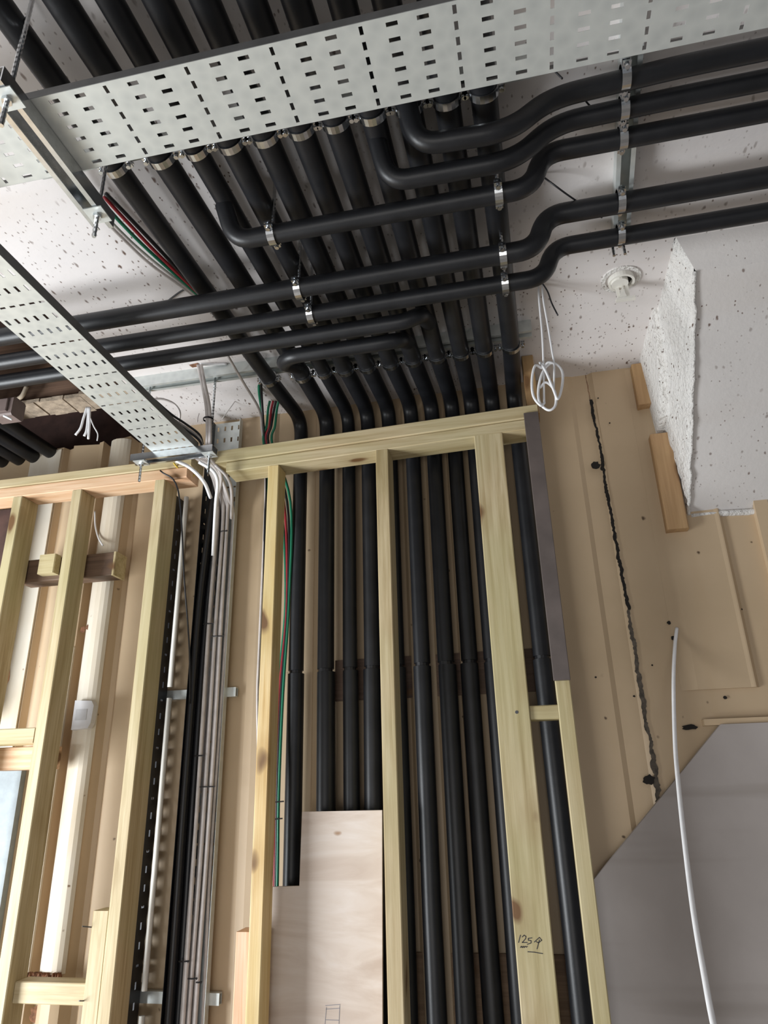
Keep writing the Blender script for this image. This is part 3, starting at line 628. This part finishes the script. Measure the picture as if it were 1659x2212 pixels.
# conduits coming out by the wall and going behind the top plate
cable([PZ(490, 765, 1.33), PY(525, 825, 1.9), PY(560, 885, 2.05), PY(566, 930, 2.14), PY(572, 985, 2.15), PY(573, 1090, 2.15), PY(560, 1400, 2.15), PY(556, 1520, 2.15), Vector((-.835, 2.15, -.1)), Vector((-.83, 2.15, -.8)), Vector((-.83, 2.15, -1.55))], .0045, gcable, 'grey cable slanting down the ceiling and behind the top plate')
cable([PZ(548, 775, 1.33), PY(558, 815, 1.98), PY(560, 850, 2.05), PY(567, 900, 2.13), PY(578, 1000, 2.16), PY(580, 1100, 2.16)], .005, green, 'green cable curving from under the first pipe, left of the red one')
cable([PZ(555, 775, 1.33), PY(563, 820, 1.98), PY(566, 870, 2.08), PY(570, 930, 2.14), PY(575, 990, 2.15), PY(570, 1200, 2.15), PY(562, 1450, 2.16), Vector((-.82, 2.16, -.1)), Vector((-.815, 2.16, -1.5))], .0045, bcable, 'black cable curving from under the first pipe down beside the grey one')
for k, (m_, lab, x0, x1) in enumerate([(green, 'green cable bent over the wall top, leftmost of the four', 583, 570), (red, 'red cable bent over the wall top between green cables', 590, 576), (bcable, 'black cable bent over the wall top beside the red one', 596, 580), (green, 'green cable bent over the wall top, rightmost of the four', 602, 588)]):
    zz = PY(606, 1100, 2.17)
    cable([PY(x0, 866, 2.12), PY(x0 - 4, 885, 2.13), PY(x1 + 6, 920, 2.14), PY(x1, 960, 2.15), Vector((-.80 + k * .012, 2.15, .95)), Vector((-.775 + k * .004, 2.16, .60)), Vector((-.787 + k * .006, 2.145, .30)), Vector((-.783 + k * .005, 2.13, 0)), Vector((-.779 + k * .005, 2.13, -.3)), Vector((-.79 + k * .005, 2.15, -.9)), Vector((-.79 + k * .005, 2.15, -1.5))], .0048, m_, lab)
for (px, py) in ((603, 1733), (600, 1770)):
    a = PY(px - 12, py, 2.115); b_ = PY(px + 10, py - 2, 2.115)
    mk('cable_tie', tube([a, b_], .0022, 6), bcable, label='cable tie round the green and red cables, ' + ('upper' if py < 1750 else 'lower') + ' of two', cat='cable tie')
# dangling cut cables in the opening
for k, pts in enumerate([[(188, 880), (180, 905), (174, 925), (163, 940)], [(191, 880), (190, 905), (187, 930), (182, 942)], [(194, 880), (193, 915), (191, 948)], [(194, 900), (202, 920), (211, 937), (210, 952)]]):
    cable([PY(x, y, 1.95) for x, y in pts], .0045 if k < 3 else .0022, wcable, ['leftmost', 'second', 'third', 'thin rightmost'][k] + ' of the cut white cables dangling in the ceiling opening')
cable([PY(58, 835, 1.9), PY(48, 855, 1.9), PY(35, 865, 1.9), PY(28, 880, 1.9)], .008, plain('cream_cable', (.5, .42, .32), .5), 'cream cable hanging from the ceiling opening by the left edge')
p = PY(22, 880, 1.75)
mk('junction_box', join(box(p.x - .05, p.x + .025, 1.73, 1.79, p.z - .04, p.z + .03, .006), box(p.x - .035, p.x + .01, 1.722, 1.73, p.z - .028, p.z + .018, .002)), plain('grey_brown_box', (.16, .12, .11), .6), label='dark grey box hanging in the ceiling opening at the left edge', cat='box')
p = PY(8, 898, 1.70); mk('cable_stub', tube([p, p + Vector((.025, .01, -.012))], .004, 8), wcable, smooth=True, label='short bright cable stub by the dark box', cat='cable')
# wall cable near the batten
cable([PY(205, 1105, 2.2), PY(206, 1135, 2.19), PY(212, 1160, 2.17), PY(222, 1178, 2.15)], .0032, wcable, 'short white cable end poking out above the dark batten')

# ================================================================ RIGHT-HAND DETAILS
# coil of white cable hanging from the ceiling
ct = thing('cable_coil', PY(1183, 885, 1.70), 'coil of white cable hanging from the ceiling beside the pipe row', 'cable')
cp = PY(1184, 833, 1.70); sc_ = (PY(1194, 833, 1.70) - cp).x / 10
top1, top2 = PZ(1164, 612, ZC), PZ(1172, 612, ZC)
def off(px, py, dy=0): v_ = PY(px, py, 1.70 + dy); return v_
mk('cable_drop', tube(spline([off(1163, 575, 0), off(1164, 640), off(1171, 720), off(1174, 790, .01), off(1175, 850, .01), off(1176, 872, .01)], 6), .0028, 8), wcable, parent=ct, smooth=True)
mk('cable_drop', tube(spline([off(1170, 575, .005), off(1173, 640), off(1183, 700), off(1192, 755), off(1197, 790), off(1196, 840, .012)], 6), .0028, 8), wcable, parent=ct, smooth=True)
mk('loop', tube(spline([off(1196, 785), off(1184, 783, -.005), off(1172, 795), off(1156, 790, -.01), off(1149, 820, -.012), off(1152, 855, -.01), off(1168, 876, -.01), off(1176, 870, .0)], 6), .0036, 8), wcable, parent=ct, smooth=True)
mk('loop', tube(spline([off(1166, 783, .004), off(1178, 800, -.01), off(1195, 840, -.012), off(1205, 862, -.008), off(1214, 835, 0), off(1215, 805, .006), off(1203, 788, .004), off(1188, 786, .0), off(1172, 805, .006), off(1163, 840, .006), off(1166, 870, .0), off(1185, 886, -.006), off(1200, 875, -.006), off(1198, 845, 0), off(1180, 826, .006), off(1166, 838, .01)], 6), .0036, 8), wcable, parent=ct, smooth=True)
cable([PZ(1163, 600, ZC), PY(1182, 628, 1.69), PY(1192, 655, 1.69), PY(1205, 681, 1.69)], .0022, bcable, 'short thin black wire beside the white coil')
cable([PY(1155, 368, 1.30), PY(1195, 398, 1.30), PY(1235, 427, 1.34), PY(1300, 470, 1.45)], .0022, bcable, 'thin black wire slanting between the third and fourth right-hand pipes')
cable([PZ(1197, 152, 1.30), PZ(1215, 170, 1.28)], .002, bcable, 'short black wire stub by the wide tray edge')
cable([PZ(1258, 208, 1.33), PZ(1272, 226, 1.32), PZ(1290, 240, 1.32)], .002, bcable, 'short black wire between the two topmost right-hand pipes')
# broken detector base
dc = PZ(1341, 602, ZC); dt = thing('detector_base', dc, 'round white ceiling detector base with its cover missing', 'detector')
def disc(c, r0, r1, z0, z1, n=28):
    V = []
    for k in range(n):
        a = 6.28318 * k / n
        for r, z in ((r0, z1), (r1, z1), (r1, z0), (r0, z0)): V.append((c.x + r * math.cos(a), c.y + r * math.sin(a), z))
    F = [(k * 4 + j, k * 4 + (j + 1) % 4, ((k + 1) % n) * 4 + (j + 1) % 4, ((k + 1) % n) * 4 + j) for k in range(n) for j in range(4)]
    return V, F
mk('rim', disc(dc, .044, .056, ZC - .004, ZC), rough_m, parent=dt, smooth=False)
mk('ring', disc(dc, .030, .037, ZC - .016, ZC - .001), pvc, parent=dt)
mk('dark_recess', disc(dc, .0, .031, ZC - .004, ZC - .002), crack_m, parent=dt)
c0 = dc + Vector((-.006, -.004, 0))
mk('core', join(tube([(c0.x, c0.y, ZC - .002), (c0.x, c0.y, ZC - .022)], .024, 18)), pvc, parent=dt)
mk('tab', join(box(dc.x - .016, dc.x - .008, dc.y + .01, dc.y + .016, ZC - .058, ZC - .010), box(dc.x + .008, dc.x + .018, dc.y + .006, dc.y + .012, ZC - .062, ZC - .008), box(dc.x - .022, dc.x + .032, dc.y + .004, dc.y + .018, ZC - .068, ZC - .061), prism([(dc.x - .012, ZC - .06), (dc.x + .008, ZC - .06), (dc.x, ZC - .025)], dc.y + .002, dc.y + .010)), pvc, parent=dt)
# long white cable from a hole in the wall
cable([PY(1462, 1357, 2.215), PY(1458, 1395, 2.19), PY(1455, 1470, 2.12), PY(1458, 1600, 1.98), PY(1466, 1700, 1.85), PY(1480, 1830, 1.72), PY(1498, 1970, 1.60), PY(1520, 2100, 1.50), PY(1545, 2230, 1.42), PY(1600, 2450, 1.3)], .0052, wcable, 'long white cable hanging out of the wall in front of the grey board', n=12)
# movement sensor behind the second stud
p = PY(178, 1577, 2.17); q = PY(211, 1512, 2.17)
ps = thing('movement_sensor', ((p.x + q.x) / 2, 2.17, p.z), 'small grey-white wall sensor partly behind the second stud', 'sensor')
o = mk('sensor_body', prism([(p.x - .03, p.z), (q.x - .012, p.z + .004), (q.x - .004, p.z + .02), (q.x, q.z - .02), (q.x - .010, q.z - .004), (p.x - .03, q.z)], 2.152, 2.177), pir_m, parent=ps)
mk('sensor_lens', box(p.x - .02, q.x - .022, 2.150, 2.1525, p.z + .03, q.z - .03, .0), plain('grey_lens', (.48, .48, .50), .3), parent=ps, label='darker grey lens')
# spacer clips and stray nails
for (a, b_, lab) in (((178, 2001), (200, 2003), 'upper'), ((171, 2162), (183, 2162), 'lower')):
    mk('nail', tube([PY(*a, 1.985), PY(*b_, YS + .01)], .0018, 6), darkst, label=f'{lab} nail sticking out left of the short doubled stud', cat='nail')
for o in bpy.data.objects:
    if 'off' in o: del o['off']
